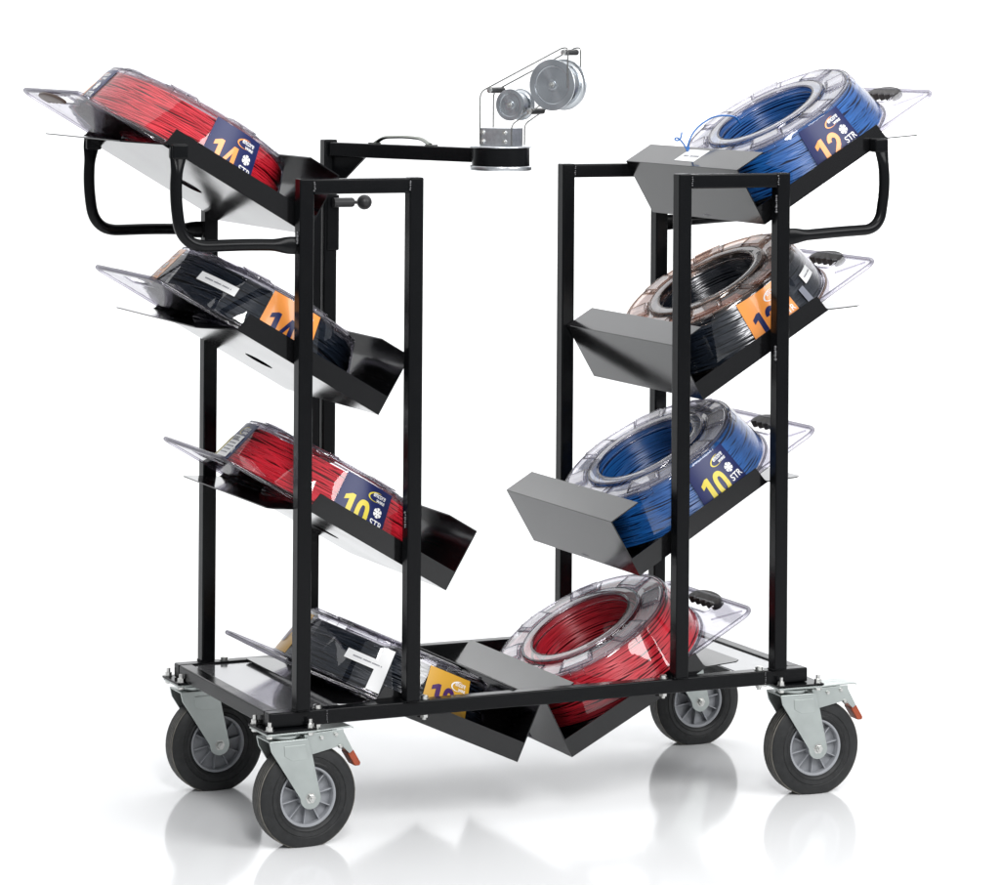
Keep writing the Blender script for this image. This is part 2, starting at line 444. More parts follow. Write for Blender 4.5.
link('locking_pin', bm, M['blackplastic'], sw, smooth=50)

# ------------------------------------------------------------------ wire guide head on the arm's end
wg = empty('wire_guide', parent=cart)
hd = Vector((.59, -.81, 0)).normalized(); ha = Vector((-hd.y, hd.x, 0))
wg.matrix_local = Matrix(((hd.x, ha.x, 0, .512), (hd.y, ha.y, 0, .105), (0, 0, 1, 0), (0, 0, 0, 1)))
bm = bmesh.new(); lathe(bm, [(0, 1.4575), (.066, 1.4575), (.0675, 1.459), (.0675, 1.4605), (.066, 1.462), (0, 1.462)], 72); link('top_plate', bm, M['alu'], wg)
bm = bmesh.new(); lathe(bm, [(0, 1.4185), (.0630, 1.4185), (.0635, 1.419), (.0635, 1.457), (.0630, 1.4575), (0, 1.4575)], 72); link('bearing_ring', bm, M['black'], wg)
bm = bmesh.new(); lathe(bm, [(0, 1.4085), (.0665, 1.4085), (.068, 1.410), (.068, 1.417), (.0665, 1.4185), (0, 1.4185)], 72); link('bottom_plate', bm, M['alu'], wg)
bm = bmesh.new()
for k in range(0, 16): pass
box(bm, -.0375, .0400, -.0275, .0275, 1.462, 1.501, .0012)
link('mounting_block', bm, M['alu'], wg)
for s in (-.030, .024):
    for z in (1.4715, 1.491):
        bm = bmesh.new()
        lathe(bm, [(0, .006), (.0028, .006), (.0028, .003), (.0052, .003), (.0052, 0), (0, 0)], 6, mat=Matrix.Translation((s, -.0275, z)) @ ROT_TO_Y)
        link('bolt', bm, M['nut'], wg)
for y in (-.030, .030):
    bm = bmesh.new(); j = .0 if y < 0 else 0
    path = [(-.0355, y, 1.463), (-.0355, y, 1.579), (.166, y, 1.6768), (.1788, y, 1.6768), (.1788, y, 1.590)]
    tube(bm, rounded(path, .014, 6), .0017, 8)
    y2 = y if y > 0 else -.0265
    tube(bm, rounded([(.0425, y, 1.463), (.0425, y, 1.509), (.09, y2, 1.5395), (.140, .0 + y2 * .75, 1.572)], .012, 6), .0017, 8)
    link('guide_rod', bm, M['chrome'], wg, smooth=60)
for s, z in ((-.0115, 1.583), (.1690, 1.667), (.0870, 1.5385)):
    bm = bmesh.new()
    lathe(bm, [(0, -.029), (.0066, -.029), (.0066, .029), (0, .029)], 20, mi=0, mat=Matrix.Translation((s, 0, z)) @ ROT_TO_Y)
    lathe(bm, [(0, .034), (.0035, .034), (.0062, .033), (.0062, .0291), (0, .0291)], 12, mi=1, mat=Matrix.Translation((s, 0, z)) @ ROT_TO_Y)
    link('spacer', bm, [M['blackplastic'], M['nut']], wg)
def pulley(s, z, R, hw, rc):
    bm = bmesh.new(); prof = []
    f = .0045
    # outer face (rings turned into the metal), z = +hw is the side facing the viewer
    prof = [(0, hw + .003), (.004, hw + .003), (.005, hw + .001), (.009, hw + .001), (.0095, hw - .003)]
    k = 0; r = .012
    while r < R * .70:
        prof += [(r, hw - .0035 + (.0006 if k % 2 else 0)), (r + .0022, hw - .0035 + (.0006 if k % 2 else 0))]; r += .0026; k += 1
    prof += [(R * .74, hw - .003), (R * .76, hw), (R * .985, hw), (R, hw - .001), (R, hw - f + .001), (R * .985, hw - f), (rc + .004, hw - f - .001), (rc, hw - f - .004),
             (rc, -hw + f + .004), (rc + .004, -hw + f + .001), (R * .985, -hw + f), (R, -hw + f - .001), (R, -hw + .001), (R * .985, -hw), (0, -hw)]
    lathe(bm, prof, 72, mat=Matrix.Translation((s, 0, z)) @ ROT_TO_Y)
    lathe(bm, [(0, hw + .006), (.0028, hw + .006), (.0028, hw + .003), (.006, hw + .003), (.006, hw), (0, hw)], 6, mi=1, mat=Matrix.Translation((s, 0, z)) @ ROT_TO_Y)
    link('pulley', bm, [M['turned'], M['nut']], wg, smooth=30, wn=False)
pulley(.1400, 1.5968, .0555, .0285, .046)
pulley(.0357, 1.5520, .0345, .0265, .027)

# ------------------------------------------------------------------ castors
TR = .1045; TO = .1105; ZT = ZF - W                     # tyre radius, underside of frame
def ring_along_y(bm, prof, seg, c, mis=None, mi=0, closed=False):
    return lathe(bm, prof, seg, mi=mi, mis=mis, closed=closed, mat=Matrix.Translation(c) @ ROT_TO_Y)
TRAIL = .050
def make_castor(brake):
    root = empty('castor', parent=cart)
    c = (TRAIL, 0, TR)
    # swivel plates
    bm = bmesh.new()
    box(bm, -.057, .057, -.050, .050, ZT - .0055, ZT - .0005, .0012)
    link('frame_plate', bm, M['black'], root)
    bm = bmesh.new()
    box(bm, -.055, .055, -.048, .048, ZT - .0105, ZT - .0058, .0014)
    lathe(bm, [(0, ZT - .026), (.030, ZT - .026), (.036, ZT - .022), (.036, ZT - .016), (.031, ZT - .0135), (.031, ZT - .0105), (0, ZT - .0105)], 40)
    link('swivel_plate', bm, M['galv'], root)
    for x in (-.046, .046):
        for y in (-.040, .040):
            zb = ZT - .0005; bm = bmesh.new()
            m = Matrix.Translation((x, y, 0)) @ Matrix.Rotation(x * 9 + y * 21, 4, 'Z')
            lathe(bm, [(0, ZT - .017), (.006, ZT - .017), (.0075, ZT - .0155), (.0075, ZT - .0106), (.0042, ZT - .0106), (.0042, zb + .0002), (.0095, zb + .0002), (.0095, zb + .0016), (.0078, zb + .0016), (.0078, zb + .009), (.0045, zb + .0098), (.0045, zb + .018), (0, zb + .019)], 6, mat=m)
            link('bolt', bm, M['nut'], root)
    # fork: crown and two legs
    bm = bmesh.new()
    z1 = ZT - .024
    box(bm, -.044, .042, -.0365, .0365, z1 - .004, z1, .0015)
    for s in (-1, 1):
        y0, y1 = (-.0365, -.0325) if s < 0 else (.0325, .0365)
        pts = [(-.045, z1 - .001), (.043, z1 - .001), (.050, z1 - .02)]
        R2 = .0235; cx, cz = TRAIL, TR
        for k in range(0, 15):
            t = math.radians(20 - k * (180 + 22) / 14)
            pts.append((cx + R2 * math.cos(t), cz + R2 * math.sin(t)))
        pts += [(-.040, z1 - .022)]
        prism(bm, pts, 'y', y0, y1, bev=.0012)
        # pressed pad near the crown
        yy = (-.0380, -.0362) if s < 0 else (.0362, .0380)
        prism(bm, [(-.012, z1 - .012), (.036, z1 - .012), (.045, z1 - .044), (.006, z1 - .044), (-.010, z1 - .034)], 'y', *yy, bev=.0008)
    link('fork', bm, M['galv'], root)
    bm = bmesh.new()
    ring_along_y(bm, [(0, .047), (.004, .047), (.0042, .0445), (.0075, .0445), (.0085, .043), (.0085, .0372), (.012, .0368), (.012, .0356), (0, .0356)], 6, c)
    ring_along_y(bm, [(0, .036), (.006, .036), (.006, -.036), (.009, -.036), (.009, -.044), (0, -.044)], 6, c)
    link('axle_bolt', bm, M['nut'], root)
    # tyre
    bm = bmesh.new()
    hw = .0285; prof = [(.0635, hw - .006), (.068, hw - .001), (.071, hw), (.0735, hw - .0015), (.082, hw + .0008), (.0835, hw - .0004), (.085, hw + .0008), (.093, hw - .0006), (TO - .006, hw - .0035), (TO - .0023, hw - .0085)]
    mis = [0] * 9
    x = hw - .0085; tread = []
    for k in range(5):
        w_ = (2 * (hw - .0085)) / 5
        tread += [(TO if 0 < k < 4 else TO - .0006, x - .0007), (TO if 0 < k < 4 else TO - .0006, x - w_ + .0016), (TO - .0030, x - w_ + .0011), (TO - .0030, x - w_)]
        x -= w_
    prof += tread[:-2]
    mis = [0] * 9 + ([1, 0, 0, 0] * 5)[:len(tread) - 2]
    back = [(r, -z) for r, z in [(TO - .0023, hw - .0085), (TO - .006, hw - .0035), (.093, hw - .0006), (.071, hw), (.0635, hw - .006)]]
    prof += back; mis += [0] * (len(back))
    ring_along_y(bm, prof, 96, c, mis=mis[:len(prof) - 1])
    for v in bm.verts:
        if v.co.z < .0006: v.co.z = .0006 + (v.co.z - .0006) * .04
    link('tyre', bm, [M['rubber'], M['tread']], root, smooth=40)
    # rim with ribs
    bm = bmesh.new()
    ring_along_y(bm, [(.0575, .010), (.0580, .0205), (.0600, .0225), (.0650, .0225), (.0670, .0205), (.0672, .015), (.0672, -.015), (.0670, -.0205), (.0650, -.0225), (.0600, -.0225), (.0580, -.0205), (.0575, -.010)], 72, c, closed=True)
    ring_along_y(bm, [(.012, .004), (.0578, .004)], 72, c); ring_along_y(bm, [(.0578, -.004), (.012, -.004)], 72, c)
    ring_along_y(bm, [(.0, .030), (.016, .030), (.0175, .0285), (.021, .004), (.021, -.004), (.0175, -.0285), (.016, -.030), (0, -.030)], 40, c)
    for k in range(10):
        a = 2 * PI * k / 10 + .2
        m = Matrix.Translation(c) @ Matrix.Rotation(-a, 4, 'Y')
        for y0, y1 in ((.003, .0165), (-.0165, -.003)): box(bm, .017, .0582, y0, y1, -.0011, .0011, mat=m)
    link('rim', bm, M['rim'], root, smooth=35)
    # brake
    bm = bmesh.new()
    if brake:
        xa, xb = .028, .150; zt = ZT - .012
        prism(bm, [(xa, zt - .003), (xb - .006, zt + .001), (xb, zt - .002), (xb, zt + .001), (xb - .007, zt + .004), (xa, zt)], 'y', -.030, .030, bev=.0006)
        for y0, y1 in ((-.0318, -.0288), (.0288, .0318)):
            prism(bm, [(xa + .008, zt - .004), (xb - .024, zt - .001), (xb - .020, zt - .030), (xb - .034, zt - .036), (xa + .025, zt - .048), (xa + .012, zt - .048)], 'y', y0, y1, bev=.0006)
        for x_, z_ in ((.075, zt - .014), (.108, zt - .010), (.118, zt - .036)):
            ring_along_y(bm, [(0, .0365), (.0035, .0365), (.0045, .035), (.0045, .031)], 10, (x_, 0, z_), mi=1)
        prism(bm, [(xb - .040, zt - .020), (xb - .020, zt - .006), (xb + .004, zt - .050), (xb - .004, zt - .056)], 'y', -.020, -.017, bev=.0005)
        prism(bm, [(xb - .040, zt - .020), (xb - .020, zt - .006), (xb + .004, zt - .050), (xb - .004, zt - .056)], 'y', .017, .020, bev=.0005)
        link('brake_bracket', bm, [M['galv'], M['nut']], root)
        bm = bmesh.new()
        prism(bm, [(xb - .008, zt - .056), (xb + .006, zt - .049), (xb + .024, zt - .079), (xb + .022, zt - .085), (xb + .010, zt - .085)], 'y', -.017, .017, bev=.0025)
        link('brake_pedal', bm, M['redplastic'], root)
    else:
        zt = ZT - .024
        prism(bm, [(.030, zt - .001), (.078, zt - .008), (.070, zt - .028), (.046, zt - .03)], 'y', -.030, .030, bev=.001)
        link('splash_plate', bm, M['galv'], root)
    return root
def copy_tree(o, parent):
    c = o.copy(); COL.objects.link(c); c.parent = parent
    for ch in list(o.children): copy_tree(ch, c)
    return c
cb = make_castor(True); cb.location = (-.019, .032, 0); cb.rotation_euler = (0, 0, math.radians(2))
c2 = copy_tree(cb, cart); c2.location = (1.2108, .032, 0); c2.rotation_euler = (0, 0, math.radians(-3))
cn = make_castor(False); cn.location = (-.019, .578, 0); cn.rotation_euler = (0, 0, math.radians(1))
c3 = copy_tree(cn, cart); c3.location = (1.2108, .578, 0); c3.rotation_euler = (0, 0, math.radians(-2))

# ------------------------------------------------------------------ wire spools
RB, RT, HS = .248, .2145, .1263
def cone_r(h): return RB + (RT - RB) * (h - .02) / (HS - .02)
def coil_mesh(seed):
    rnd = random.Random(seed); bm = bmesh.new(); SEG = 84
    wr = .0018
    def strand(rf, hf):
        pts = [(rf(t) * math.cos(t), rf(t) * math.sin(t), hf(t)) for t in [2 * PI * k / SEG for k in range(SEG)]]
        tube(bm, pts, wr, 6, closed=True)
    def wob(amp, kmax=6):
        c = [(rnd.uniform(-1, 1) * amp / (1 + .35 * k), k, rnd.uniform(0, 2 * PI)) for k in range(1, kmax)]
        return lambda t: sum(a * math.sin(k * t + p) for a, k, p in c)
    h0, h1 = .016, .110
    n = 28
    for i in range(n):                        # outer face
        hb = h0 + (h1 - h0) * (i + .5) / n; wh = wob(.0070); wq = wob(.0016)
        strand(lambda t: cone_r(min(h1, max(h0, hb + wh(t)))) - .0075 + wq(t), lambda t: min(h1, max(h0, hb + wh(t))))
    for i in range(24):                       # crossing strands above them
        hb = rnd.uniform(h0 + .006, h1 - .006); wh = wob(.013, 6); wq = wob(.0012)
        strand(lambda t: cone_r(min(h1, max(h0, hb + wh(t)))) - .0052 + wq(t), lambda t: min(h1, max(h0, hb + wh(t))))
    for i in range(28):                       # inner face
        hb = h0 + (h1 - .002 - h0) * (i + .5) / 28; wh = wob(.0026); wq = wob(.0016)
        strand(lambda t: .1285 + wq(t), lambda t: hb + wh(t))
    for i in range(18):                       # upper face
        rb_ = .133 + (.205 - .133) * (i + .5) / 18; wh = wob(.0014); wq = wob(.0026)
        strand(lambda t: rb_ + wq(t), lambda t: h1 - .0005 + wh(t))
    # the packed mass of windings behind the visible strands, coloured dark as gap shade
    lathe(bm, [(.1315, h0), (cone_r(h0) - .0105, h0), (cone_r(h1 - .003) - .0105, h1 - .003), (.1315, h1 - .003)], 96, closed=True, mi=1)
    me = bpy.data.meshes.new('wire_coil'); bm.normal_update(); bm.to_mesh(me); bm.free()
    me.polygons.foreach_set('use_smooth', [True] * len(me.polygons)); me.set_sharp_from_angle(angle=math.radians(50))
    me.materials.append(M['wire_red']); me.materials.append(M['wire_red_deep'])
    return me
COILS = [coil_mesh(s) for s in (1, 2, 3)]
def shell_mesh():
    bm = bmesh.new()
    prof = [(.2505, .0125), (.249, .015), (.248, .020), (cone_r(.06), .06), (cone_r(.108), .108), (.2165, .117), (.2145, .1215), (.2105, .1252), (.205, .1263),
            (.168, .1252), (.151, .1244), (.1480, .126), (.1460, .1308), (.1420, .1338), (.1330, .1344), (.1250, .1334), (.1218, .1305), (.1210, .125), (.1200, .118), (.1195, .060), (.1185, .0125)]
    lathe(bm, prof, 112, mis=[0] * 8 + [1, 1, 0, 0, 1, 1, 1] + [0] * (len(prof) - 16))
    lathe(bm, [(.152, .1185), (.204, .1185)], 96, mi=1)
    # raised pads and ribs pressed into the upper face
    for k in range(8):
        a = 2 * PI * k / 8 + .2
        for (r0, r1, da, z) in ((.157, .203, .23, .1262),):
            pts = []
            for t in (-1, -.5, 0, .5, 1): pts.append((r0, a + t * da))
            for t in (1, .5, 0, -.5, -1): pts.append((r1, a + t * da * .86))
            low = [bm.verts.new((r * math.cos(b), r * math.sin(b), z - .0006)) for r, b in pts]
            cr = sum(p[0] for p in pts) / len(pts)
            top = [bm.verts.new(((cr + (r - cr) * .82) * math.cos(a + (b - a) * .84), (cr + (r - cr) * .82) * math.sin(a + (b - a) * .84), z + .0055)) for r, b in pts]
            n = len(pts)
            for i in range(n): bm.faces.new((low[i], low[(i + 1) % n], top[(i + 1) % n], top[i]))
            bm.faces.new(top).material_index = 1
        # small steps at the shoulder
        m2 = Matrix.Rotation(a, 4, 'Z')
        box(bm, .2085, .2145, -.016, .016, .1195, .1262, .0015, mat=m2)
    me = bpy.data.meshes.new('shell'); bm.normal_update(); bm.to_mesh(me); bm.free()
    me.polygons.foreach_set('use_smooth', [True] * len(me.polygons)); me.set_sharp_from_angle(angle=math.radians(32))
    me.materials.append(M['clear']); me.materials.append(M['cleartop'])
    return me
SHELL = shell_mesh()
def rim_mesh():
    """thick moulded edges of the shell: shoulder ring and hub ring"""
    bm = bmesh.new()
    for R_, z, r in ((.1225, .1310, .0034), (.1448, .1318, .0032), (.2125, .1238, .0018), (.2498, .0135, .0030)):
        tube(bm, [(R_ * math.cos(t), R_ * math.sin(t), z) for t in [2 * PI * k / 96 for k in range(96)]], r, 8, closed=True)
    for k in range(8):
        a = 2 * PI * k / 8 + .2; da = .23
        for f, z, r in ((1., .1270, .0017), (.8, .1320, .0011)):
            r0, r1 = .1795 - .0245 * f, .1795 + .0245 * f
            pts = [(r0, a + t * da * f) for t in (-1, -.5, 0, .5, 1)] + [(r1, a + t * da * f * .87) for t in (1, .5, 0, -.5, -1)]
            tube(bm, [(q * math.cos(b), q * math.sin(b), z) for q, b in pts], r, 6, closed=True)
        # step at the shoulder
        b0, b1 = a - .075, a + .075
        tube(bm, [(q * math.cos(b), q * math.sin(b), z) for q, b, z in ((.206, b0, .1268), (.2150, b0, .1265), (.2195, b0, .108), (.2195, b1, .108), (.2150, b1, .1265), (.206, b1, .1268))], .0010, 6)
    for R_, z, r in ((.1490, .1262, .0016), (.1205, .1160, .0014), (.2055, .1268, .0012)):
        tube(bm, [(R_ * math.cos(t), R_ * math.sin(t), z) for t in [2 * PI * k / 96 for k in range(96)]], r, 6, closed=True)
    me = bpy.data.meshes.new('shell_edge'); bm.normal_update(); bm.to_mesh(me); bm.free()
    me.polygons.foreach_set('use_smooth', [True] * len(me.polygons))
    me.materials.append(M['clearrim']); return me
RIM = rim_mesh()
XE, YE = .3158, .208
def plate_outline(inset=0., n=60):
    R = .2505 - inset; ye = YE - inset; xe = XE - inset; pts = []
    a0 = math.asin(ye / R)
    for k in range(n + 1):
        a = a0 + (2 * PI - 2 * a0) * k / n; pts.append((R * math.cos(a), R * math.sin(a)))
    rc = .032 - inset * .5
    for s in (-1, 1):
        cx, cy = xe - rc, s * (ye - rc)
        for k in range(9):
            t = (-PI / 2 + k * PI / 16) if s < 0 else (k * PI / 16)
            pts.append((cx + rc * math.cos(t), cy + rc * math.sin(t)))
    return pts
def plate_mesh():
    bm = bmesh.new()
    hole = []
    for cx, cy, t0 in ((.284, .056, 0), (.268, .060, PI / 2), (.268, -.060, PI), (.284, -.056, 1.5 * PI)):
        for k in range(5): hole.append((cx + .009 * math.cos(t0 + k * PI / 8), cy + .009 * math.sin(t0 + k * PI / 8)))
    hub = [(.117 * math.cos(t), .117 * math.sin(t)) for t in [2 * PI * k / 48 for k in range(48)]]
    prism(bm, plate_outline(.003), 'z', .0045, .0080, holes=[hole, hub], mi=0)
    # edge bead and the collar below
    tube(bm, [(x, y, .0065) for x, y in plate_outline(.002)], .0052, 10, closed=True, mi=1)
    tube(bm, [(.1195 * math.cos(t), .1195 * math.sin(t), .0065) for t in [2 * PI * k / 64 for k in range(64)]], .004, 8, closed=True, mi=1)
    tube(bm, [(x, y, .0085) for x, y in hole], .0022, 8, closed=True, mi=1)
    # stiffening ribs
    for s in (-1, 1): tube(bm, [(.245, s * .120, .0085), (.298, s * .178, .0085)], .002, 8, mi=1)
    me = bpy.data.meshes.new('base_plate'); bm.normal_update(); bm.to_mesh(me); bm.free()
    me.polygons.foreach_set('use_smooth', [True] * len(me.polygons)); me.set_sharp_from_angle(angle=math.radians(40))
    me.materials.append(M['clearplate']); me.materials.append(M['clearrim']); return me
PLATE = plate_mesh()
def grip_mesh(z0=-.007, z1=.0100, mat='grip'):
    bm = bmesh.new(); pts = []
    L = .066
    for k in range(17):                       # outer arc
        t = -1 + 2 * k / 16; pts.append((.292 + .026 * math.sqrt(max(0, 1 - t * t)) ** .8, L * t))
    nb = 5
    for b in range(nb):                       # finger bumps on the inner side
        y1 = L - b * 2 * L / nb; y0 = y1 - 2 * L / nb
        for k in range(1, 8):
            t = k / 8; pts.append((.290 - .012 * math.sin(PI * t) ** .7, y1 + (y0 - y1) * t))
    prism(bm, [(a + .008, b) for a, b in pts], 'z', z0, z1, bev=.002)
    me = bpy.data.meshes.new('grip'); bm.normal_update(); bm.to_mesh(me); bm.free()
    me.polygons.foreach_set('use_smooth', [True] * len(me.polygons)); me.set_sharp_from_angle(angle=math.radians(50))
    me.materials.append(M[mat]); return me
GRIP = grip_mesh(); GRIP_FLAT = grip_mesh(-.0085, -.0015, 'browngrip')

# ---- printed labels wrapped on the shell
def text_polys(s, size, bold=0., shear=0., xs=1.):
    cu = bpy.data.curves.new('lettering', 'FONT'); cu.body = s; cu.size = size; cu.offset = bold; cu.shear = shear
    cu.resolution_u = 5; cu.fill_mode = 'FRONT'
    ob = bpy.data.objects.new('lettering', cu); COL.objects.link(ob)
    me = bpy.data.meshes.new_from_object(ob)
    vs = [(v.co.x * xs, v.co.y) for v in me.vertices]; fs = [tuple(p.vertices) for p in me.polygons]
    bpy.data.objects.remove(ob); bpy.data.curves.remove(cu); bpy.data.meshes.remove(me)
    if vs:
        x0 = min(v[0] for v in vs); y0 = min(v[1] for v in vs)
        x1 = max(v[0] for v in vs); y1 = max(v[1] for v in vs)
        vs = [(x - x0, y - y0) for x, y in vs]; return vs, fs, x1 - x0, y1 - y0
    return vs, fs, 0, 0
LW, LH0, LH1 = .127, .018, .1165            # label width, lower and upper height on the shell
def wrap(x, y, lift):
    h = LH0 + y * (HS - .02) / .1115; r = cone_r(h) + .0006 + lift
    t = (x - LW / 2) / .233
    return (r * math.cos(t), r * math.sin(t), h)
def add_patch(bm, quad_fn, nx, ny, lift, mi):
    g = [[bm.verts.new(wrap(*quad_fn(i / nx, j / ny), lift)) for j in range(ny + 1)] for i in range(nx + 1)]
    for i in range(nx):
        for j in range(ny):
            bm.faces.new((g[i][j], g[i + 1][j], g[i + 1][j + 1], g[i][j + 1])).material_index = mi
def rect(x0, x1, y0, y1): return lambda a, b: (x0 + (x1 - x0) * a, y0 + (y1 - y0) * b)
def add_text(bm, s, x, y, hgt, mi, lift=.0008, bold=0., shear=0., width=None):
    vs, fs, w_, h_ = text_polys(s, 1., bold, shear)
    k = hgt / h_; kx = k if width is None else width / w_
    V = [bm.verts.new(wrap(x + a * kx, y + b * k, lift)) for a, b in vs]
    for f in fs:
        try: bm.faces.new([V[i] for i in f]).material_index = mi
        except ValueError: pass
def digit_pieces(c):
    """bold condensed figure in a box about .62 wide and 1 high: list of polygons"""
    if c == '1': return [[(.20, 0), (.43, 0), (.43, 1), (.27, 1), (.0, .85), (.0, .66), (.20, .76)]], .46
    if c == '4': return [[(.36, 0), (.57, 0), (.57, 1), (.36, 1)], [(0, .19), (.36, .19), (.36, .37), (0, .37)], [(.57, .19), (.68, .19), (.68, .37), (.57, .37)],
                         [(0, .37), (.17, .37), (.36, .72), (.36, 1), (.34, 1)]], .68
    def strip(pts, th):
        out = []; L = []; R = []
        for i, p in enumerate(pts):
            a = pts[max(0, i - 1)]; b = pts[min(len(pts) - 1, i + 1)]; d = (b[0] - a[0], b[1] - a[1]); l = math.hypot(*d)
            n = (-d[1] / l * th / 2, d[0] / l * th / 2); L.append((p[0] + n[0], p[1] + n[1])); R.append((p[0] - n[0], p[1] - n[1]))
        for i in range(len(pts) - 1): out.append([R[i], R[i + 1], L[i + 1], L[i]])
        return out
    if c == '0':
        pts = []
        for k in range(41):
            t = 2 * PI * k / 40; x = math.copysign(abs(math.cos(t)) ** .75, math.cos(t)); y = math.copysign(abs(math.sin(t)) ** .75, math.sin(t))
            pts.append((.315 + .21 * x, .5 + .395 * y))
        return strip(pts, .205), .63
    if c == '2':
        pts = [(.315 + .205 * math.cos(math.radians(a)), .69 + .205 * math.sin(math.radians(a))) for a in range(185, -31, -12)] + [(.42, .47), (.24, .30), (.13, .19)]
        return strip(pts, .20) + [[(.0, 0), (.62, 0), (.62, .185), (.0, .185)]], .63
def add_number(bm, s, x, y, hgt, wid, mi):
    P = [digit_pieces(c) for c in s]; tot = sum(w for _, w in P) + .13 * (len(P) - 1); k = wid / tot; xx = 0
    for pcs, w_ in P:
        for i, poly in enumerate(pcs):
            V = [bm.verts.new(wrap(x + (xx + a) * k, y + b * hgt, .0008 + .00002 * i)) for a, b in poly]
            bm.faces.new(V).material_index = mi
        xx += w_ + .13
def label_mesh(number, strtxt, dot=False):
    """0 background, 1 number colour, 2 white, 3 emblem colour"""
    bm = bmesh.new(); hh = .1115 / (HS - .02) * (LH1 - LH0) * 1.0
    Hh = (LH1 - LH0) * .1115 / (HS - .02)
    add_patch(bm, rect(0, LW, 0, Hh), 20, 4, 0., 0)
    # number
    add_number(bm, number, .016, .022 if dot else .004, .050 if dot else .060, .064, 1)
    # flower-like emblem
    cx, cy = .101, .052
    if dot:
        V = [bm.verts.new(wrap(cx + .0095 * math.cos(t), cy - .002 + .0095 * math.sin(t), .0008)) for t in [2 * PI * k / 20 for k in range(20)]]
        bm.faces.new(V).material_index = 1
    else:
        for k in range(6):
            a = PI / 6 + k * PI / 3; d = (math.cos(a), math.sin(a)); n = (-d[1], d[0])
            P = [(.001, -.0018), (.006, -.0024), (.0095, -.0044), (.0112, -.002), (.0112, .002), (.0095, .0044), (.006, .0024), (.001, .0018)]
            V = [bm.verts.new(wrap(cx + d[0] * p + n[0] * q, cy + d[1] * p + n[1] * q, .0008)) for p, q in P]
            bm.faces.new(V).material_index = 2
    if strtxt: add_text(bm, strtxt, .088, .020, .0155, 2, bold=.01, width=.034)
    # swoosh and maker's name
    sx, sy = .066, .079
    n = 22; rows = []
    for k in range(n + 1):
        t = math.radians(60 + 235 * k / n); th = .0028 * math.sin(PI * (k / n) ** .8) + .0003
        ca, sa = math.cos(t), math.sin(t)
        p = [(sx + .021 + (.021 + q) * ca, sy + .003 + (.0105 + q * .6) * sa + .12 * (.021 * ca)) for q in (-th, th * .4)]
        rows.append([bm.verts.new(wrap(a, b, .0008)) for a, b in p])
    for a, b in zip(rows[:-1], rows[1:]): bm.faces.new((a[0], a[1], b[1], b[0])).material_index = 3
    add_text(bm, 'encore', sx + .011, sy + .003, .0085, 2, bold=.012, shear=.25, width=.034)
    add_text(bm, 'WIRE', sx + .022, sy - .0065, .0062, 2, bold=.03, shear=.1, width=.024)
    me = bpy.data.meshes.new('label'); bm.normal_update(); bm.to_mesh(me); bm.free()
    return me
def sticker_or_glare_mesh(w_, h0, h1, lines, text=True, blocks=False):
    bm = bmesh.new(); x0 = LW / 2 - w_ / 2; Hh = .1115 / (HS - .02)
    y0, y1 = (h0 - LH0) * Hh, (h1 - LH0) * Hh
    add_patch(bm, rect(x0, x0 + w_, y0, y1), 12, 2, .0016, 0)
    rnd = random.Random(5)
    if blocks:
        for j in range(5):
            yy = y0 + (y1 - y0) * (.16 + .15 * j); xx = x0 + .006
            while xx < x0 + w_ * .82:
                l = rnd.uniform(.002, .006); add_patch(bm, rect(xx, xx + l, yy, yy + .0028), 1, 1, .0021, 1); xx += l + rnd.uniform(.001, .0025)
        xx = x0 + .006
        while xx < x0 + w_ * .7:
            l = rnd.uniform(.0006, .0018); add_patch(bm, rect(xx, xx + l, y0 + (y1 - y0) * .78, y1 - .003), 1, 1, .0021, 1); xx += l + rnd.uniform(.0007, .0016)
    elif text:
        xx = x0 + w_ * .18; k = 0
        while xx < x0 + w_ * .86:
            l = rnd.uniform(.0016, .0030); mid = (y0 + y1) / 2
            add_patch(bm, rect(xx, xx + l, mid - .0016, mid + .0016), 1, 1, .0021, 1); xx += l + (.0009 if (k + 1) % 6 else .0032); k += 1
    me = bpy.data.meshes.new('sticker'); bm.normal_update(); bm.to_mesh(me); bm.free()
    me.materials.append(M['white']); me.materials.append(M['ink']); return me
def lab(number, strtxt, bg, num, emblem='white', dot=False):
    me = label_mesh(number, strtxt, dot)
    for k in (bg, num, 'white', emblem): me.materials.append(M[k])
    return me
L14N = lab('14', 'STR', 'navy', 'orange', 'orange')
L12N = lab('12', 'STR', 'navy', 'orange', 'orange')
L14O = lab('14', 'STR', 'orange', 'navy', 'white')
L12O = lab('12', 'STR', 'orange', 'navy', 'white')
L10N = lab('10', 'STR', 'navy', 'lime', 'lime')
L10A = lab('10', '', 'amber', 'purple', 'white', True)
ST_TEXT = sticker_or_glare_mesh(.100, .062, .083, 1)
ST_CODE = sticker_or_glare_mesh(.055, .024, .082, 5, blocks=True)
GLARE_BAND = sticker_or_glare_mesh(.029, .018, .113, 0, text=False)  # plain white band, a painted softbox highlight on the shell
ST_SLIP = sticker_or_glare_mesh(.056, .058, .082, 1)
ST_TAPE = sticker_or_glare_mesh(.020, .022, .062, 0, text=False)
ST_TAPE.materials[0] = M['tape']

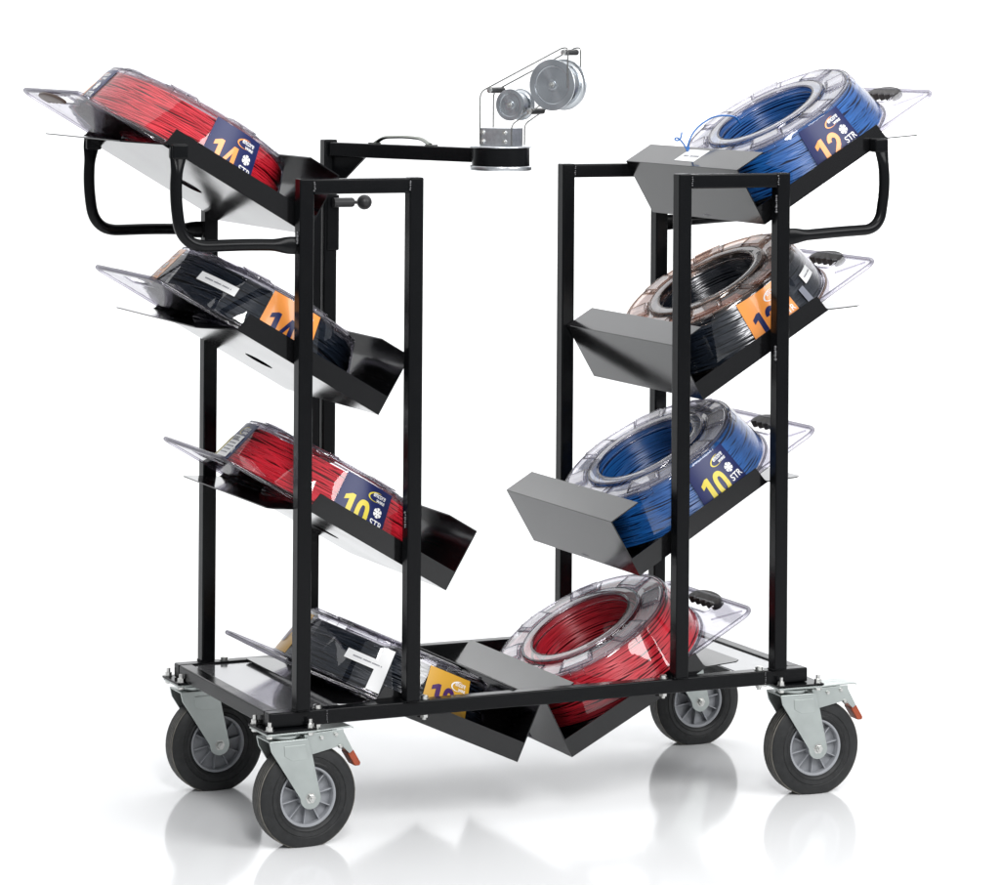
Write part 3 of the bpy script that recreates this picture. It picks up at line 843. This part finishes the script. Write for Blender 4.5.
def place(me, name, root, deg, local_lift=0.):
    o = bpy.data.objects.new(name, me); COL.objects.link(o); o.parent = root
    o.matrix_local = Matrix.Rotation(math.radians(deg), 4, 'Z') @ Matrix.Translation((local_lift, 0, 0)); return o
UC, YC = .2526, .2968
def make_spool(key, wire, coil, coil_rot, label, labels, stickers_and_glare, du=0., dh=0., da=0., rot=0., grip=1):
    side, lvl = key; x, z, a = TRAYS[key]
    a2 = a + da
    d = Vector((side * math.cos(a), 0, math.sin(a))); n = Vector((-side * math.sin(a), 0, math.cos(a)))
    O = Vector((x, 0, z)) + d * du + n * (dh + T + .0002)
    Mx = frame(side, O.x, O.z, a2); Mx.translation = Vector((O.x, YC, O.z)) + Vector((Mx[0][0], 0, Mx[2][0])) * UC
    root = empty('wire_spool', Mx)
    root['label'] = label; root['category'] = 'wire spool'; root['group'] = 'wire spools lying in the cart trays'
    c = bpy.data.objects.new('wire_coil', coil); COL.objects.link(c); c.parent = root
    c.matrix_local = Matrix.Rotation(coil_rot, 4, 'Z')
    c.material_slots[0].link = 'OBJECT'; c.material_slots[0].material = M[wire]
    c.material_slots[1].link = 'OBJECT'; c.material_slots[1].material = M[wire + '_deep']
    s = bpy.data.objects.new('shell', SHELL); COL.objects.link(s); s.parent = root; s.matrix_local = Matrix.Rotation(rot, 4, 'Z')
    r = bpy.data.objects.new('shell_edge', RIM); COL.objects.link(r); r.parent = s
    p = bpy.data.objects.new('base_plate', PLATE); COL.objects.link(p); p.parent = root
    if grip:
        g = bpy.data.objects.new('grip', GRIP if grip == 1 else GRIP_FLAT); COL.objects.link(g); g.parent = p
    for me, deg in labels: place(me, 'label', root, -side * -deg if side > 0 else -deg)
    for me, deg in stickers_and_glare: place(me, 'sticker', root, deg if side > 0 else -deg)  # also places the painted glare band
    return root
# label angles are measured about the spool axis in the cart's own plan (0 = up the slope, -90 = front)
make_spool((-1, 0), 'wire_red', COILS[0], .0, 'red wire spool with navy 14 label, highest tray of left tower', [(L14N, -97), (L14N, 7)], [], grip=2)
make_spool((-1, 1), 'wire_black', COILS[1], 1., 'black wire spool with orange 14 label and small white sticker, left tower', [(L14O, -87), (L14O, 14)], [(ST_TEXT, -42)], grip=0)
make_spool((-1, 2), 'wire_red', COILS[2], 2., 'red wire spool with navy 10 label, third tray down left tower', [(L10N, -90), (L10N, 8)], [(ST_CODE, 2)], grip=0)
make_spool((-1, 3), 'wire_black', COILS[0], 3., 'black wire spool with yellow 10 label, low on the cart base', [(L10A, -102), (L10A, 14)], [(ST_TEXT, -52), (GLARE_BAND, -61)], du=-.005, dh=0, da=.0055, grip=0)
sR1 = make_spool((1, 0), 'wire_blue', COILS[1], 2., 'blue wire spool with orange 12 and a loose wire end, highest right tray', [(L12N, -88), (L12N, 7)], [])
sR2 = make_spool((1, 1), 'wire_black', COILS[2], .5, 'black wire spool with orange 12 label, second tray of right tower', [(L12O, -89), (L12O, 7)], [(ST_SLIP, -50), (ST_TAPE, -63)])
make_spool((1, 2), 'wire_blue', COILS[0], 4., 'blue wire spool with yellow 10 on navy label, third right tray', [(L10N, -82), (L10N, 9)], [])
make_spool((1, 3), 'wire_red', COILS[1], 5., 'red wire spool with no label showing, lowest tray under right tower', [(L12N, 95)], [], du=-.008, dh=-.001, da=.035)
for ch in sR2.children:
    if ch.name.startswith('shell'):
        ch.material_slots[1].link = 'OBJECT'; ch.material_slots[1].material = M['coppertop']
        for e in ch.children: e.material_slots[0].link = 'OBJECT'; e.material_slots[0].material = M['copperedge']
# brown printed ring lying under the clear top of the second right spool
bm = bmesh.new()
for a0, a1 in ((.15, .95), (1.15, 1.75), (1.95, 2.9), (3.05, 3.7), (3.95, 4.6), (4.85, 5.5), (5.65, 6.2)):
    n = 14; rows = [[bm.verts.new((r * math.cos(a0 + (a1 - a0) * k / n), r * math.sin(a0 + (a1 - a0) * k / n), .1208)) for r in (.158, .178, .198)] for k in range(n + 1)]
    for A, B in zip(rows[:-1], rows[1:]):
        for j in range(2): bm.faces.new((A[j], A[j + 1], B[j + 1], B[j]))
link('printed_ring', bm, M['brownprint'], sR2, wn=False)
# loose end of blue wire through the lip of the highest right tray
bm = bmesh.new()
yt = .3615
tube(bm, rounded([(1.262, yt + .01, 1.498), (1.243, yt, 1.5165), (1.207, yt, 1.519), (1.180, yt, 1.5145), (1.151, yt, 1.4985), (1.130, yt, 1.4795), (1.1172, yt, 1.4540), (1.1142, yt, 1.4340), (1.112, yt - .004, 1.428)], .012, 4), .0021, 8)
tube(bm, rounded([(1.1150, yt - .004, 1.4345), (1.1061, yt, 1.4513), (1.0954, yt, 1.4631), (1.0862, yt, 1.4682), (1.0805, yt, 1.4645), (1.0845, yt - .004, 1.4598), (1.0928, yt - .006, 1.4631), (1.0967, yt - .004, 1.4724), (1.0985, yt - .003, 1.4800)], .006, 4), .0019, 8)
for k in range(3): bmesh.ops.create_icosphere(bm, subdivisions=2, radius=.0036, matrix=Matrix.Translation((1.1142 + .0012 * k, yt - .002, 1.438 + .003 * k)))
bmesh.ops.transform(bm, matrix=sR1.matrix_basis.inverted(), verts=bm.verts[:])
we = link('wire_end', bm, M['wire_blue'], sR1, smooth=60, wn=False)

# ------------------------------------------------------------------ light
wd = bpy.data.worlds.new('World'); SC.world = wd; wd.use_nodes = True
bg = wd.node_tree.nodes['Background']; bg.inputs[0].default_value = (.93, .96, 1, 1); bg.inputs[1].default_value = .42
def area(name, loc, target, sx, sy, power, col=(1, 1, 1), spread=180):
    l = bpy.data.lights.new(name, 'AREA'); l.shape = 'RECTANGLE'; l.size = sx; l.size_y = sy; l.energy = power; l.color = col
    l.spread = math.radians(spread)
    o = bpy.data.objects.new(name, l); COL.objects.link(o); o.location = loc
    o.rotation_euler = (Vector(target) - Vector(loc)).to_track_quat('-Z', 'Y').to_euler(); return o
area('overhead_softbox', (.7, 1.0, 4.6), (.6, .6, 0), 7.0, 5.5, 150)
area('background_lamp_left', (-3.0, 2.2, 5.0), (1.5, 6.0, 2.0), 2.5, 1.5, 80, spread=110)
area('background_lamp_right', (4.0, .8, 5.0), (4.5, 5.0, 2.0), 2.5, 1.5, 80, spread=110)
area('key_softbox', (-1.0, -3.9, 4.0), (.4, .2, .8), .9, 2.6, 165)
area('fill_softbox', (2.6, -3.8, 3.4), (.6, .2, .7), 3.0, 2.4, 175)

# ------------------------------------------------------------------ camera
cam = bpy.data.cameras.new('camera'); co = bpy.data.objects.new('camera', cam); COL.objects.link(co)
yaw, roll = .42498, .00692
F_ = Vector((math.sin(yaw), math.cos(yaw), 0)); R_ = Vector((math.cos(yaw), -math.sin(yaw), 0)); U_ = Vector((0, 0, 1))
R2_ = R_ * math.cos(roll) + U_ * math.sin(roll); U2_ = U_ * math.cos(roll) - R_ * math.sin(roll)
co.matrix_world = Matrix(((R2_.x, U2_.x, -F_.x, -2.4853), (R2_.y, U2_.y, -F_.y, -6.2326), (R2_.z, U2_.z, -F_.z, 1.7002), (0, 0, 0, 1)))
cam.sensor_width = 36; cam.sensor_fit = 'HORIZONTAL'; cam.lens = 3209.7 / 1000 * 36
cam.shift_x = (500 - 447.65) / 1000; cam.shift_y = -(442.5 - 36.25) / 1000
cam.clip_end = 100; SC.camera = co
SC.view_settings.view_transform = 'Standard'; SC.view_settings.look = 'None'; SC.view_settings.exposure = 0
SC.render.engine = 'CYCLES'
SC.cycles.use_denoising = True
SC.cycles.max_bounces = 14; SC.cycles.transparent_max_bounces = 40; SC.cycles.transmission_bounces = 10; SC.cycles.glossy_bounces = 6
SC.cycles.caustics_reflective = False; SC.cycles.caustics_refractive = False
SC.cycles.sample_clamp_indirect = 6
